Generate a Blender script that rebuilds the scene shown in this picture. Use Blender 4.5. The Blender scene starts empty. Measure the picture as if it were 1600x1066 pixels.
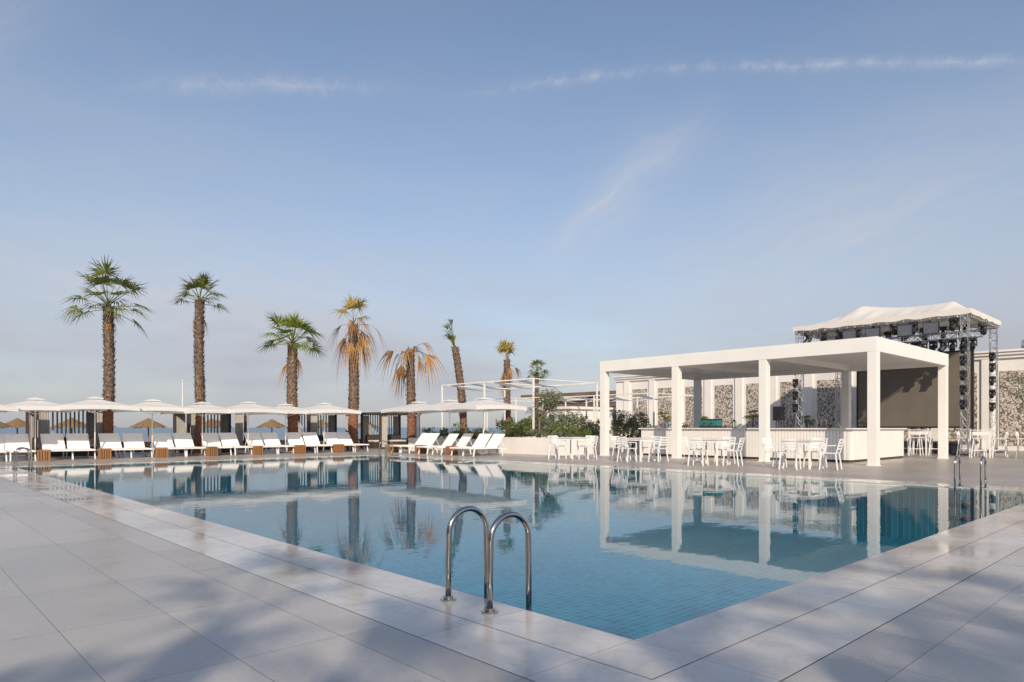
import bpy, math, random
from mathutils import Vector, Matrix
R = math.radians
random.seed(7)
scene = bpy.context.scene
COL = scene.collection
# World frame: origin = near corner of the pool water, +X across the pool (to the bar), +Y along the pool (to the sea)
PW, PL = 12.26, 22.3          # pool width (x) and length (y)
SUN_EL = R(28)
SUN_DIR = Vector((0.63, 0.777, 0)).normalized()   # direction the light travels horizontally

# ------------------------------------------------------------------ node helpers
def newmat(name):
    m = bpy.data.materials.new(name); m.use_nodes = True
    nt = m.node_tree
    return m, nt, nt.nodes['Principled BSDF']
def L(nt, a, b): nt.links.new(a, b)
def math_(nt, op, a, b=None, c=None, clamp=False):
    n = nt.nodes.new('ShaderNodeMath'); n.operation = op; n.use_clamp = clamp
    for i, v in enumerate((a, b, c)):
        if v is None: continue
        if isinstance(v, (int, float)): n.inputs[i].default_value = v
        else: nt.links.new(v, n.inputs[i])
    return n.outputs[0]
def ramp(nt, fac, stops):
    n = nt.nodes.new('ShaderNodeValToRGB'); cr = n.color_ramp
    while len(cr.elements) < len(stops): cr.elements.new(0.5)
    for e, (p, c) in zip(cr.elements, stops):
        e.position = p; e.color = (*c, 1) if len(c) == 3 else c
    nt.links.new(fac, n.inputs[0]); return n.outputs[0]
def mixc(nt, fac, a, b, mode='MIX'):
    n = nt.nodes.new('ShaderNodeMix'); n.data_type = 'RGBA'; n.blend_type = mode
    for s, v in ((n.inputs[0], fac), (n.inputs[6], a), (n.inputs[7], b)):
        if isinstance(v, (int, float)): s.default_value = v
        elif isinstance(v, tuple): s.default_value = (*v, 1) if len(v) == 3 else v
        else: nt.links.new(v, s)
    return n.outputs[2]
def objco(nt): return nt.nodes.new('ShaderNodeTexCoord').outputs['Object']
def noise(nt, vec, scale, detail=4, rough=.55):
    n = nt.nodes.new('ShaderNodeTexNoise'); n.inputs['Scale'].default_value = scale
    n.inputs['Detail'].default_value = detail; n.inputs['Roughness'].default_value = rough
    if vec is not None: nt.links.new(vec, n.inputs['Vector'])
    return n.outputs['Fac']
def bump(nt, h, strength, dist, bs):
    b = nt.nodes.new('ShaderNodeBump'); b.inputs['Strength'].default_value = strength
    b.inputs['Distance'].default_value = dist; nt.links.new(h, b.inputs['Height'])
    nt.links.new(b.outputs[0], bs.inputs['Normal']); return b

def simple(name, col, rough=.5, metal=0, var=.12, scale=6, bmp=0):
    m, nt, bs = newmat(name)
    co = objco(nt); n = noise(nt, co, scale)
    lo = tuple(c * (1 - var) for c in col); hi = tuple(min(1, c * (1 + var)) for c in col)
    L(nt, ramp(nt, n, [(.3, lo), (.7, hi)]), bs.inputs['Base Color'])
    bs.inputs['Roughness'].default_value = rough; bs.inputs['Metallic'].default_value = metal
    if bmp: bump(nt, noise(nt, co, scale * 6), .5, bmp, bs)
    return m
def island(name, cols, rough=.6, trans=0.0):
    m, nt, bs = newmat(name)
    g = nt.nodes.new('ShaderNodeNewGeometry')
    st = [(i / max(1, len(cols) - 1), c) for i, c in enumerate(cols)]
    c = ramp(nt, g.outputs['Random Per Island'], st)
    L(nt, c, bs.inputs['Base Color']); bs.inputs['Roughness'].default_value = rough
    if trans:
        t = nt.nodes.new('ShaderNodeBsdfTranslucent'); L(nt, c, t.inputs[0])
        mx = nt.nodes.new('ShaderNodeMixShader'); mx.inputs[0].default_value = trans
        L(nt, bs.outputs[0], mx.inputs[1]); L(nt, t.outputs[0], mx.inputs[2])
        L(nt, mx.outputs[0], nt.nodes['Material Output'].inputs[0])
    return m
def fabric(name, col, trans=.3):
    m, nt, bs = newmat(name); co = objco(nt)
    c = ramp(nt, noise(nt, co, 3), [(.3, tuple(x * .96 for x in col)), (.7, col)])
    L(nt, c, bs.inputs['Base Color']); bs.inputs['Roughness'].default_value = .85
    t = nt.nodes.new('ShaderNodeBsdfTranslucent'); L(nt, c, t.inputs[0])
    mx = nt.nodes.new('ShaderNodeMixShader'); mx.inputs[0].default_value = trans
    L(nt, bs.outputs[0], mx.inputs[1]); L(nt, t.outputs[0], mx.inputs[2]); L(nt, mx.outputs[0], nt.nodes['Material Output'].inputs[0])
    return m

M = {}
M['white'] = simple('white_paint', (.80, .78, .74), .38, var=.03, scale=1.5)
M['plaster'] = simple('white_plaster', (.74, .72, .69), .8, var=.07, scale=.8, bmp=.002)
M['plastic'] = simple('white_resin', (.80, .80, .79), .35, var=.03)
M['sling'] = simple('white_sling_mesh', (.86, .85, .83), .7, var=.02)
M['fabric'] = fabric('white_fabric', (.85, .84, .82), .3)
M['cream'] = fabric('cream_tent_fabric', (.77, .74, .68), .12)
M['steel'] = simple('steel', (.50, .47, .44), .14, 1, var=.08, scale=8)
M['alu'] = simple('aluminium', (.62, .62, .62), .35, 1, var=.1)
M['black'] = simple('black_metal', (.02, .02, .022), .45, var=.3)
M['slot'] = simple('slot_brown', (.16, .13, .11), .8, var=.3)  # brown of the drain channel under the thin joint slots
M['dark'] = simple('dark_wood', (.06, .045, .035), .6, var=.35, scale=9)
M['curtain'] = simple('grey_curtain', (.42, .40, .37), .9, var=.1)
M['wood'] = island('warm_wood', [(.24, .10, .035), (.36, .17, .06), (.29, .13, .05)], .5)
M['straw'] = simple('straw', (.22, .145, .07), .95, var=.4, scale=25, bmp=.01)
M['sand'] = simple('sand', (.36, .29, .21), .95, var=.18, scale=.7, bmp=.01)
M['marbletop'] = simple('white_stone_top', (.70, .67, .64), .25, var=.08, scale=2)
M['soil'] = simple('soil', (.07, .05, .035), .95, var=.3)
M['brownwall'] = simple('brown_facade', (.17, .12, .09), .7, var=.2, scale=.8)
M['glass'] = simple('dark_glass', (.04, .05, .06), .08, var=.2)
M['screen'] = simple('screen_mesh', (.15, .13, .108), .7, var=.10, scale=1)
M['teal'] = simple('teal_enamel', (.03, .16, .17), .3)
M['bottle'] = simple('blue_glass_bottle', (.03, .10, .30), .1)
M['lens'] = simple('lamp_glass', (.10, .11, .13), .1)
M['palmgreen'] = island('palm_leaf_green', [(.06, .085, .018), (.14, .175, .03), (.25, .26, .05), (.095, .13, .022), (.36, .31, .10)], .45, .35)
M['palmbright'] = island('palm_leaf_bright', [(.09, .14, .02), (.19, .26, .04), (.28, .33, .06), (.13, .19, .03), (.34, .33, .08)], .45, .35)
M['palmdry'] = island('palm_leaf_dry', [(.30, .14, .045), (.46, .24, .07), (.22, .11, .045), (.52, .32, .12)], .7, .25)
M['palmmix'] = island('palm_leaf_yellowing', [(.14, .16, .03), (.42, .27, .06), (.24, .22, .04), (.46, .31, .08)], .6, .25)
M['olive'] = island('olive_leaf', [(.12, .15, .06), (.21, .24, .13), (.30, .32, .20), (.09, .11, .045)], .6, .3)
M['shrub'] = island('shrub_leaf', [(.05, .08, .02), (.11, .18, .04), (.19, .25, .06), (.30, .27, .10)], .6, .3)
M['bark'] = simple('olive_bark', (.16, .12, .09), .9, var=.3, scale=14, bmp=.02)

def trunkmat():
    m, nt, bs = newmat('palm_trunk'); co = objco(nt)
    sep = nt.nodes.new('ShaderNodeSeparateXYZ'); L(nt, co, sep.inputs[0])
    g = nt.nodes.new('ShaderNodeNewGeometry')
    w = noise(nt, co, 9, 5)
    z = math_(nt, 'ADD', sep.outputs[2], math_(nt, 'MULTIPLY', w, .8))
    f = ramp(nt, math_(nt, 'DIVIDE', z, 8), [(.27, (0, 0, 0)), (.34, (1, 1, 1))])
    up = ramp(nt, w, [(.3, (.07, .045, .03)), (.5, (.20, .135, .095)), (.7, (.36, .27, .20))])
    lowc = ramp(nt, w, [(.3, (.16, .06, .035)), (.7, (.33, .15, .09))])
    c = mixc(nt, f, lowc, up)
    c = mixc(nt, math_(nt, 'MULTIPLY', g.outputs['Random Per Island'], .45), c, (.06, .035, .02))
    L(nt, c, bs.inputs['Base Color']); bs.inputs['Roughness'].default_value = .9
    bump(nt, noise(nt, co, 40), .6, .02, bs); return m
M['trunk'] = trunkmat()

def deckmat(name, k, rl, rh):
    m, nt, bs = newmat(name); co = objco(nt)
    b = nt.nodes.new('ShaderNodeTexBrick'); b.offset = 0; b.squash = 1
    L(nt, co, b.inputs['Vector'])
    b.inputs['Scale'].default_value = 1; b.inputs['Brick Width'].default_value = .56
    b.inputs['Row Height'].default_value = 1.15; b.inputs['Mortar Size'].default_value = .0026
    b.inputs['Mortar Smooth'].default_value = .2; b.inputs['Bias'].default_value = 0
    b.inputs['Color1'].default_value = (.40 * k[0], .385 * k[1], .365 * k[2], 1); b.inputs['Color2'].default_value = (.475 * k[0], .455 * k[1], .43 * k[2], 1)
    b.inputs['Mortar'].default_value = (.18 * k[0], .16 * k[1], .14 * k[2], 1)
    n1 = noise(nt, co, 2.2, 7, .6); n2 = noise(nt, co, 38, 4); n3 = noise(nt, co, .35, 3)
    c = mixc(nt, .55, b.outputs[0], ramp(nt, n1, [(.3, (.38, .37, .36)), (.7, (.61, .595, .58))]), 'OVERLAY')
    c = mixc(nt, .09, c, ramp(nt, n2, [(.35, (.25, .25, .25)), (.65, (.75, .75, .75))]), 'OVERLAY')
    c = mixc(nt, .35, c, ramp(nt, n3, [(.35, (.42, .41, .40)), (.65, (.60, .60, .59))]), 'OVERLAY')
    L(nt, c, bs.inputs['Base Color'])
    L(nt, ramp(nt, n1, [(.3, (rl,) * 3), (.7, (rh,) * 3)]), bs.inputs['Roughness'])
    bump(nt, math_(nt, 'SUBTRACT', math_(nt, 'MULTIPLY', n2, .1), b.outputs['Fac']), .5, .002, bs)
    return m
M['deck'] = deckmat('deck_tile', (1, 1, 1), .24, .42)
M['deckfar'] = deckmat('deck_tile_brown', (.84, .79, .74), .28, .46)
def marblemat(name, along_y, step=.84):
    m, nt, bs = newmat(name); co = objco(nt)
    b = nt.nodes.new('ShaderNodeTexBrick'); b.offset = 0
    L(nt, co, b.inputs['Vector']); b.inputs['Scale'].default_value = 1
    b.inputs['Brick Width'].default_value = 300 if along_y else step
    b.inputs['Row Height'].default_value = step if along_y else 300
    b.inputs['Mortar Size'].default_value = .0025; b.inputs['Bias'].default_value = 0
    b.inputs['Color1'].default_value = (.50, .475, .445, 1); b.inputs['Color2'].default_value = (.61, .585, .555, 1)
    b.inputs['Mortar'].default_value = (.32, .27, .23, 1)
    n1 = noise(nt, co, 1.6, 8, .65)
    nn = nt.nodes.new('ShaderNodeTexNoise'); nn.inputs['Scale'].default_value = 1.6; nn.inputs['Detail'].default_value = 7
    nn.inputs['Distortion'].default_value = 1.2; L(nt, co, nn.inputs['Vector'])
    vein = ramp(nt, nn.outputs[0], [(.45, (0, 0, 0)), (.5, (1, 1, 1)), (.55, (0, 0, 0))])
    c = mixc(nt, .6, b.outputs[0], ramp(nt, n1, [(.3, (.38, .37, .36)), (.55, (.53, .52, .51)), (.75, (.65, .645, .64))]), 'OVERLAY')
    c = mixc(nt, math_(nt, 'MULTIPLY', vein, .28), c, (.36, .32, .28))
    st = ramp(nt, noise(nt, co, 3.2, 6), [(.56, (0, 0, 0)), (.76, (1, 1, 1))])
    c = mixc(nt, math_(nt, 'MULTIPLY', st, .4), c, (.38, .32, .25))
    L(nt, c, bs.inputs['Base Color'])
    L(nt, ramp(nt, noise(nt, co, 1.1, 4), [(.38, (.06,) * 3), (.64, (.28,) * 3)]), bs.inputs['Roughness'])
    bump(nt, math_(nt, 'SUBTRACT', math_(nt, 'MULTIPLY', n1, .1), b.outputs['Fac']), .4, .0015, bs)
    return m
M['marble_y'] = marblemat('marble_coping_long', True)
M['marble_x'] = marblemat('marble_coping_cross', False)
def pooltile():
    m, nt, bs = newmat('pool_mosaic'); co = objco(nt)
    b = nt.nodes.new('ShaderNodeTexBrick'); b.offset = 0; L(nt, co, b.inputs['Vector'])
    b.inputs['Scale'].default_value = 1; b.inputs['Brick Width'].default_value = .11; b.inputs['Row Height'].default_value = .11
    b.inputs['Mortar Size'].default_value = .006; b.inputs['Mortar Smooth'].default_value = .3
    b.inputs['Color1'].default_value = (.002, .085, .155, 1); b.inputs['Color2'].default_value = (.005, .18, .265, 1)
    b.inputs['Mortar'].default_value = (.035, .36, .45, 1); b.inputs['Bias'].default_value = 0
    n = noise(nt, co, .35, 4)
    c = mixc(nt, .5, b.outputs[0], ramp(nt, n, [(.3, (.36,) * 3), (.7, (.64,) * 3)]), 'OVERLAY')
    L(nt, c, bs.inputs['Base Color']); bs.inputs['Roughness'].default_value = .5
    return m
M['pooltile'] = pooltile()
def watermat():
    m, nt, bs = newmat('pool_water'); nt.nodes.remove(bs); co = objco(nt)
    mp = nt.nodes.new('ShaderNodeMapping'); mp.inputs['Rotation'].default_value = (0, 0, R(40)); mp.inputs['Scale'].default_value = (1, 1.6, 1)
    L(nt, co, mp.inputs[0])
    n1 = noise(nt, mp.outputs[0], 1.8, 3, .5); n2 = noise(nt, mp.outputs[0], 7, 2, .5); n3 = noise(nt, co, .22, 2)
    h = math_(nt, 'ADD', n1, math_(nt, 'MULTIPLY', n2, .25))
    h = math_(nt, 'MULTIPLY', h, ramp(nt, n3, [(.35, (.3,) * 3), (.65, (1.3,) * 3)]))
    bp = nt.nodes.new('ShaderNodeBump'); bp.inputs['Strength'].default_value = 1; bp.inputs['Distance'].default_value = .0019
    L(nt, h, bp.inputs['Height'])
    # two-sided Schlick reflectance of water (same from above and below, so sunlight reaches the floor)
    ge = nt.nodes.new('ShaderNodeNewGeometry'); dt = nt.nodes.new('ShaderNodeVectorMath'); dt.operation = 'DOT_PRODUCT'
    L(nt, ge.outputs['Incoming'], dt.inputs[0]); L(nt, bp.outputs[0], dt.inputs[1])
    c = math_(nt, 'SUBTRACT', 1, math_(nt, 'ABSOLUTE', dt.outputs['Value']), clamp=True)
    fr = math_(nt, 'ADD', .02, math_(nt, 'MULTIPLY', math_(nt, 'POWER', c, 5.0), .98), clamp=True)
    tr = nt.nodes.new('ShaderNodeBsdfTransparent'); tr.inputs[0].default_value = (.60, .96, 1, 1)
    gl = nt.nodes.new('ShaderNodeBsdfGlossy'); gl.inputs['Roughness'].default_value = 0.005
    L(nt, bp.outputs[0], gl.inputs['Normal'])
    mx = nt.nodes.new('ShaderNodeMixShader'); L(nt, fr, mx.inputs[0]); L(nt, tr.outputs[0], mx.inputs[1]); L(nt, gl.outputs[0], mx.inputs[2])
    L(nt, mx.outputs[0], nt.nodes['Material Output'].inputs[0]); return m
M['water'] = watermat()
def seamat():
    m, nt, bs = newmat('sea_water'); co = objco(nt)
    bs.inputs['Base Color'].default_value = (.10, .17, .22, 1); bs.inputs['Roughness'].default_value = .3
    bump(nt, noise(nt, co, .8, 6), 1, .15, bs); return m
M['sea'] = seamat()
def pebble():
    m, nt, bs = newmat('pebble_mosaic'); co = objco(nt)
    v = nt.nodes.new('ShaderNodeTexVoronoi'); v.inputs['Scale'].default_value = 15; L(nt, co, v.inputs['Vector'])
    s = nt.nodes.new('ShaderNodeSeparateColor'); L(nt, v.outputs['Color'], s.inputs[0])
    c = ramp(nt, s.outputs[0], [(.0, (.10, .085, .075)), (.38, (.17, .145, .125)), (.46, (.38, .33, .28)), (.9, (.60, .55, .49))])
    L(nt, c, bs.inputs['Base Color']); bs.inputs['Roughness'].default_value = .7
    bump(nt, v.outputs['Distance'], .6, .02, bs); return m
M['pebble'] = pebble()

# ------------------------------------------------------------------ mesh builder
class MB:
    def __init__(s): s.v = []; s.f = []; s.smooth = False
    def quad(s, *p):
        i = len(s.v); s.v += [tuple(q) for q in p]; s.f.append(tuple(range(i, i + len(p))))
    def box(s, x0, x1, y0, y1, z0, z1):
        i = len(s.v)
        s.v += [(x, y, z) for z in (z0, z1) for (x, y) in ((x0, y0), (x1, y0), (x1, y1), (x0, y1))]
        s.f += [tuple(i + k for k in f) for f in ((3, 2, 1, 0), (4, 5, 6, 7), (0, 1, 5, 4), (1, 2, 6, 5), (2, 3, 7, 6), (3, 0, 4, 7))]
        return s
    def beam(s, a, b, w, h):
        a = Vector(a); b = Vector(b); d = (b - a).normalized()
        up = Vector((0, 0, 1)) if abs(d.z) < .95 else Vector((0, 1, 0))
        sd = d.cross(up).normalized(); u = sd.cross(d)
        i = len(s.v)
        for p in (a, b):
            for (q, r) in ((-1, -1), (1, -1), (1, 1), (-1, 1)):
                s.v.append(tuple(p + sd * q * w / 2 + u * r * h / 2))
        s.f += [tuple(i + k for k in f) for f in ((0, 3, 2, 1), (4, 5, 6, 7), (0, 1, 5, 4), (1, 2, 6, 5), (2, 3, 7, 6), (3, 0, 4, 7))]
        return s
    def tube(s, pts, r, n=8, cap=True):
        pts = [Vector(p) for p in pts]; base = len(s.v); ref = None
        for k, p in enumerate(pts):
            d = (pts[min(k + 1, len(pts) - 1)] - pts[max(k - 1, 0)]).normalized()
            if ref is None:
                ref = d.cross(Vector((0, 0, 1)) if abs(d.z) < .9 else Vector((1, 0, 0))).normalized()
            ref = (ref - d * ref.dot(d)).normalized(); o = d.cross(ref)
            rr = r[k] if isinstance(r, (list, tuple)) else r
            for j in range(n):
                a = 2 * math.pi * j / n; s.v.append(tuple(p + (ref * math.cos(a) + o * math.sin(a)) * rr))
        for k in range(len(pts) - 1):
            for j in range(n):
                a = base + k * n + j; b = base + k * n + (j + 1) % n; s.f.append((a, b, b + n, a + n))
        if cap:
            s.f.append(tuple(base + j for j in range(n))[::-1]); e = base + (len(pts) - 1) * n
            s.f.append(tuple(e + j for j in range(n)))
        return s
    def cyl(s, x, y, z0, z1, r, n=12, r2=None): return s.tube([(x, y, z0), (x, y, z1)], [r, r if r2 is None else r2], n)
    def mesh(s, name):
        me = bpy.data.meshes.new(name); me.from_pydata(s.v, [], s.f); me.update()
        if s.smooth: me.polygons.foreach_set('use_smooth', [True] * len(me.polygons))
        return me
KIDS = {}
def obj(name, mb, mat, parent=None, loc=(0, 0, 0), bevel=0, label=None):
    o = bpy.data.objects.new(name, mb.mesh(name)); COL.objects.link(o); o.data.materials.append(M[mat]); o.location = loc
    if parent is not None: o.parent = parent; KIDS.setdefault(parent, []).append(o)
    if bevel:
        b = o.modifiers.new('b', 'BEVEL'); b.width = bevel; b.segments = 2; b.limit_method = 'ANGLE'
    if label: o['label'] = label
    return o
def tag(o, label, cat, group=None):
    o['label'] = label; o['category'] = cat
    if group: o['group'] = group
    return o
def root(name, label, cat, group=None, loc=(0, 0, 0), rot=0):
    e = bpy.data.objects.new(name, None); e.empty_display_size = .2; COL.objects.link(e); e.location = loc; e.rotation_euler = (0, 0, rot)
    return tag(e, label, cat, group)
def dup(r, loc, rot=0, label=None, sc=1):
    n = r.copy(); COL.objects.link(n); n.location = loc; n.rotation_euler = (0, 0, rot); n.scale = (sc, sc, sc)
    if label: n['label'] = label
    def rec(a, b):
        for c in KIDS.get(a, []):
            k = c.copy(); COL.objects.link(k); k.parent = b; KIDS.setdefault(b, []).append(k); rec(c, k)
    rec(r, n); return n
def struct(name, mb, mat): 
    o = obj(name, mb, mat); o['kind'] = 'structure'; return o

# ------------------------------------------------------------------ ground, deck, pool
def ringparts(a, b):
    return ([(-b, -a, -b, PL + b), (PW + a, PW + b, -b, PL + b)], [(-a, PW + a, -b, -a), (-a, PW + a, PL + a, PL + b)])
def sheet(name, rects, z, mat):
    mb = MB()
    for x0, x1, y0, y1 in rects: mb.quad((x0, y0, z), (x1, y0, z), (x1, y1, z), (x0, y1, z))
    return struct(name, mb, mat)
lg, cr = ringparts(0, .41); sheet('pool_coping', lg, 0, 'marble_y'); sheet('pool_coping', cr, 0, 'marble_x')
lg, cr = ringparts(.416, .82); sheet('marble_border', lg, 0, 'marble_y'); sheet('marble_border', cr, 0, 'marble_x')
lg, cr = ringparts(.01, 1.15); sheet('drain_channel', lg + cr, -.02, 'slot')
B = .826; X0, X1, Y0, Y1 = -30, 60, -30, 33
deck = MB()
for x0, x1, y0, y1 in ((X0, -B, Y0, PL + B), (-B, PW + B, Y0, -B), (PW + B, X1, Y0, -B)):
    deck.quad((x0, y0, 0), (x1, y0, 0), (x1, y1, 0), (x0, y1, 0))
struct('terrace_pavement', deck, 'deck')
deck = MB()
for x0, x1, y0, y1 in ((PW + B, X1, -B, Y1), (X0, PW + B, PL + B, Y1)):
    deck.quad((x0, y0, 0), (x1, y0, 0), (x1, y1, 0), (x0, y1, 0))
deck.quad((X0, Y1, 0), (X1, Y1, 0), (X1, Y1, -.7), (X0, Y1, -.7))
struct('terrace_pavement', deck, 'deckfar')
G = 6000; g = MB()
for x0, x1, y0, y1 in ((-G, -1.2, -G, G), (PW + 1.2, G, -G, G), (-1.2, PW + 1.2, -G, -1.2), (-1.2, PW + 1.2, PL + 1.2, G)):
    g.quad((x0, y0, -.6), (x1, y0, -.6), (x1, y1, -.6), (x0, y1, -.6))
struct('ground', g, 'sand')
s = MB(); s.quad((-G, 52, -.56), (G, 52, -.56), (G, G, -.56), (-G, G, -.56)); struct('sea', s, 'sea')
D = -1.1
p = MB(); p.quad((0, 0, D), (PW, 0, D), (PW, PL, D), (0, PL, D)); struct('pool_floor', p, 'pooltile')
w = MB()
for a, b in (((0, 0), (PW, 0)), ((PW, 0), (PW, PL)), ((PW, PL), (0, PL)), ((0, PL), (0, 0))):
    w.quad((*a, D), (*b, D), (*b, -.06), (*a, -.06))
o = struct('pool_wall', w, 'pooltile')
w = MB()
for a, b in (((0, 0), (PW, 0)), ((PW, 0), (PW, PL)), ((PW, PL), (0, PL)), ((0, PL), (0, 0))):
    w.quad((*a, -.06), (*b, -.06), (*b, 0), (*a, 0))
struct('pool_coping', w, 'marble_x')
w = MB(); w.quad((0, 0, -.012), (PW, 0, -.012), (PW, PL, -.012), (0, PL, -.012)); struct('pool_water', w, 'water')

# ------------------------------------------------------------------ pool ladders
def ladder(loc, rot, label):
    r = root('pool_ladder', label, 'ladder', 'pool ladders', loc, rot)
    for sy in (-.21, .21):
        path = [(-.2, sy, .0), (-.2, sy, .2), (-.195, sy, .40)]
        for k in range(0, 13):
            a = math.pi - math.pi * k / 12; path.append((-.03 + .165 * math.cos(a), sy, .44 + .155 * math.sin(a)))
        path += [(.14, sy, .2), (.14, sy, -.85)]
        mb = MB(); mb.smooth = True; mb.tube(path, .0195, 14); obj('handrail', mb, 'steel', r)
        mb = MB(); mb.cyl(-.2, sy, .0, .012, .055, 20); mb.cyl(-.2, sy, .012, .028, .034, 16); obj('foot_flange', mb, 'steel', r)
    for z in (-.25, -.5, -.75):
        mb = MB(); mb.box(.10, .18, -.2, .2, z, z + .025); obj('step', mb, 'steel', r)
    return r
ladder((0, 1.16, 0), 0, 'stainless steel pool ladder with twin hoop rails on the marble edge')
ladder((PW, 1.28, 0), math.pi, 'stainless steel hoop ladder on the far pool edge')
ladder((0, 20.3, 0), 0, 'stainless steel hoop ladder by the white sun loungers')
ladder((PW, 21.6, 0), math.pi, 'stainless steel hoop ladder near the pool corner')

# ------------------------------------------------------------------ loungers, tables, umbrellas
def make_lounger():
    r = root('sun_lounger', 'white sling sun lounger with raised back on the pool deck', 'sun lounger', 'white sun loungers around the pool')
    W = .31
    f = MB()
    for sx in (-W, W):
        f.beam((sx, -.85, .30), (sx, .40, .30), .035, .05)
        f.beam((sx, .40, .30), (sx, .90, .24), .035, .045)
    for y in (-.85, .40, .9): f.beam((-W, y, .30 if y < .5 else .24), (W, y, .30 if y < .5 else .24), .035, .045)
    obj('frame', f, 'plastic', r)
    for sx in (-W, W):
        for y in (-.7, .62):
            l = MB(); l.beam((sx, y, .29), (sx * 1.03, y + (.06 if y > 0 else -.06), 0), .035, .045); obj('leg', l, 'plastic', r)
    st = MB(); n = 8
    for i in range(n):
        y0 = -.84 + 1.22 * i / n; y1 = -.84 + 1.22 * (i + 1) / n
        z = lambda y: .325 - .018 * math.sin((y + .84) / 1.22 * math.pi)
        st.quad((-W + .02, y0, z(y0)), (W - .02, y0, z(y0)), (W - .02, y1, z(y1)), (-W + .02, y1, z(y1)))
    st.smooth = True; o = obj('seat', st, 'sling', r)
    bk = MB()
    top = Vector((0, .80, .82)); bot = Vector((0, .38, .31))
    bk.beam(bot + Vector((-W, 0, 0)), top + Vector((-W, 0, 0)), .03, .03); bk.beam(bot + Vector((W, 0, 0)), top + Vector((W, 0, 0)), .03, .03)
    bk.beam(top + Vector((-W, 0, 0)), top + Vector((W, 0, 0)), .03, .03)
    d = Vector((0, -.012, .012))
    bk.quad(bot + d + Vector((-W + .018, 0, 0)), bot + d + Vector((W - .018, 0, 0)), top + d + Vector((W - .018, 0, 0)), top + d + Vector((-W + .018, 0, 0)))
    bk.beam((-W + .05, .64, .61), (-W + .05, .84, .27), .02, .02); bk.beam((W - .05, .64, .61), (W - .05, .84, .27), .02, .02)
    obj('backrest', bk, 'sling', r)
    return r
lo = make_lounger()
def make_sidetable():
    t = MB(); W = .18
    for k in range(5):
        y = -W + .03 + k * (2 * W - .06) / 4
        t.box(-W - .012, -W, y - .022, y + .022, .0, .36); t.box(W, W + .012, y - .022, y + .022, .0, .36)
        t.box(y - .022, y + .022, -W - .012, -W, .0, .36); t.box(y - .022, y + .022, W, W + .012, .0, .36)
        t.box(-W, W, y - .025, y + .025, .36, .378)
    r = root('side_table', 'small slatted warm wood cube side table between loungers', 'side table', 'wooden side tables between loungers')
    obj('slats', t, 'wood', r)
    b = MB(); b.box(-W + .02, W - .02, -W + .02, W - .02, .02, .33); obj('inner_box', b, 'dark', r)
    return r
stb = make_sidetable()
def make_umbrella():
    r = root('patio_umbrella', 'open square white fabric umbrella over the sun loungers', 'umbrella', 'white pool umbrellas')
    p = MB(); p.smooth = True; p.cyl(0, 0, .06, 2.24, .022, 10); obj('pole', p, 'white', r)
    b = MB(); b.box(-.24, .24, -.24, .24, 0, .06); obj('base', b, 'plaster', r, bevel=.01)
    c = MB(); S = 1.24; n = 8
    def P(q, t, w, top=2.22, rim=1.90):
        x = S * t; y = S * t * w
        z = top - (top - rim) * (t ** .95) - .02 * math.sin(math.pi * t) * (1 - abs(w)) + .05 * (1 - w * w) * t * t
        a = q * math.pi / 2 ; return (x * math.cos(a) - y * math.sin(a), x * math.sin(a) + y * math.cos(a), z)
    for q in range(4):
        for i in range(5):
            for j in range(n):
                t0 = .1 + i * .18; t1 = t0 + .18; w0 = -1 + 2 * j / n; w1 = w0 + 2 / n
                c.quad(P(q, t0, w0), P(q, t1, w0), P(q, t1, w1), P(q, t0, w1))
        for j in range(n):
            w0 = -1 + 2 * j / n; w1 = w0 + 2 / n; a = P(q, 1, w0); b2 = P(q, 1, w1)
            dz = .15; c.quad(a, (a[0] * .995, a[1] * .995, a[2] - dz), (b2[0] * .995, b2[1] * .995, b2[2] - dz), b2)
    obj('canopy', c, 'fabric', r)
    c = MB()
    for q in range(4):
        a = P(q, .2, -1, 2.29, 2.03); b2 = P(q, .2, 1, 2.29, 2.03); c.quad((0, 0, 2.30), a, b2)
        c.quad(a, (a[0], a[1], a[2] - .03), (b2[0], b2[1], b2[2] - .03), b2)
    obj('vent_cap', c, 'fabric', r)
    rb = MB()
    for q in range(4):
        a = P(q, .97, 1); rb.beam((0, 0, 2.12), (a[0], a[1], a[2] - .04), .018, .018)
        a = P(q, .6, 1); rb.beam((0, 0, 1.66), (a[0], a[1], a[2] - .03), .014, .014)
    obj('ribs', rb, 'white', r)
    return r
um = make_umbrella()
def place(proto, loc, rot=0, label=None, sc=1, _used=set()):
    if proto not in _used:
        _used.add(proto); proto.location = loc; proto.rotation_euler = (0, 0, rot); proto.scale = (sc,) * 3
        if label: proto['label'] = label
        return proto
    return dup(proto, loc, rot, label, sc)
for k in range(-1, 7):
    v = 1.32 + 1.88 * k; u = 26.2
    if k >= 0: place(stb, (v, u - .1 + random.uniform(-.08, .08), 0), random.uniform(-.15, .15))
    place(um, (v - .02 + random.uniform(-.12, .12), u + 1.1 + random.uniform(-.2, .2), 0), R(random.uniform(-6, 6)), None, random.uniform(.96, 1.02))
    for dv in (.56, 1.32):
        place(lo, (v + dv + random.uniform(-.02, .02), u + .9 + random.uniform(-.1, .1), 0), R(random.uniform(-4, 4)), None, 1.1)
place(lo, (-1.3, 27.1, 0), 0, None, 1.1)
for yy in (18.7, 19.5, 20.9, 21.7, 23.1, 23.9):
    place(lo, (15.1 + random.uniform(-.1, .1), yy, 0), -math.pi / 2 + R(random.uniform(-6, 6)), 'white sling sun lounger facing the pool beside planter', 1.06)
for yy in (20.2, 22.4, 24.6): place(stb, (14.6, yy, 0), .1)
for xx, yy in ((15.9, 19.7), (16.2, 22.4), (16.4, 25.1)):
    place(um, (xx, yy, 0), R(random.uniform(-4, 4)), 'open square white fabric umbrella beside the planter', 1.06)

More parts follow.
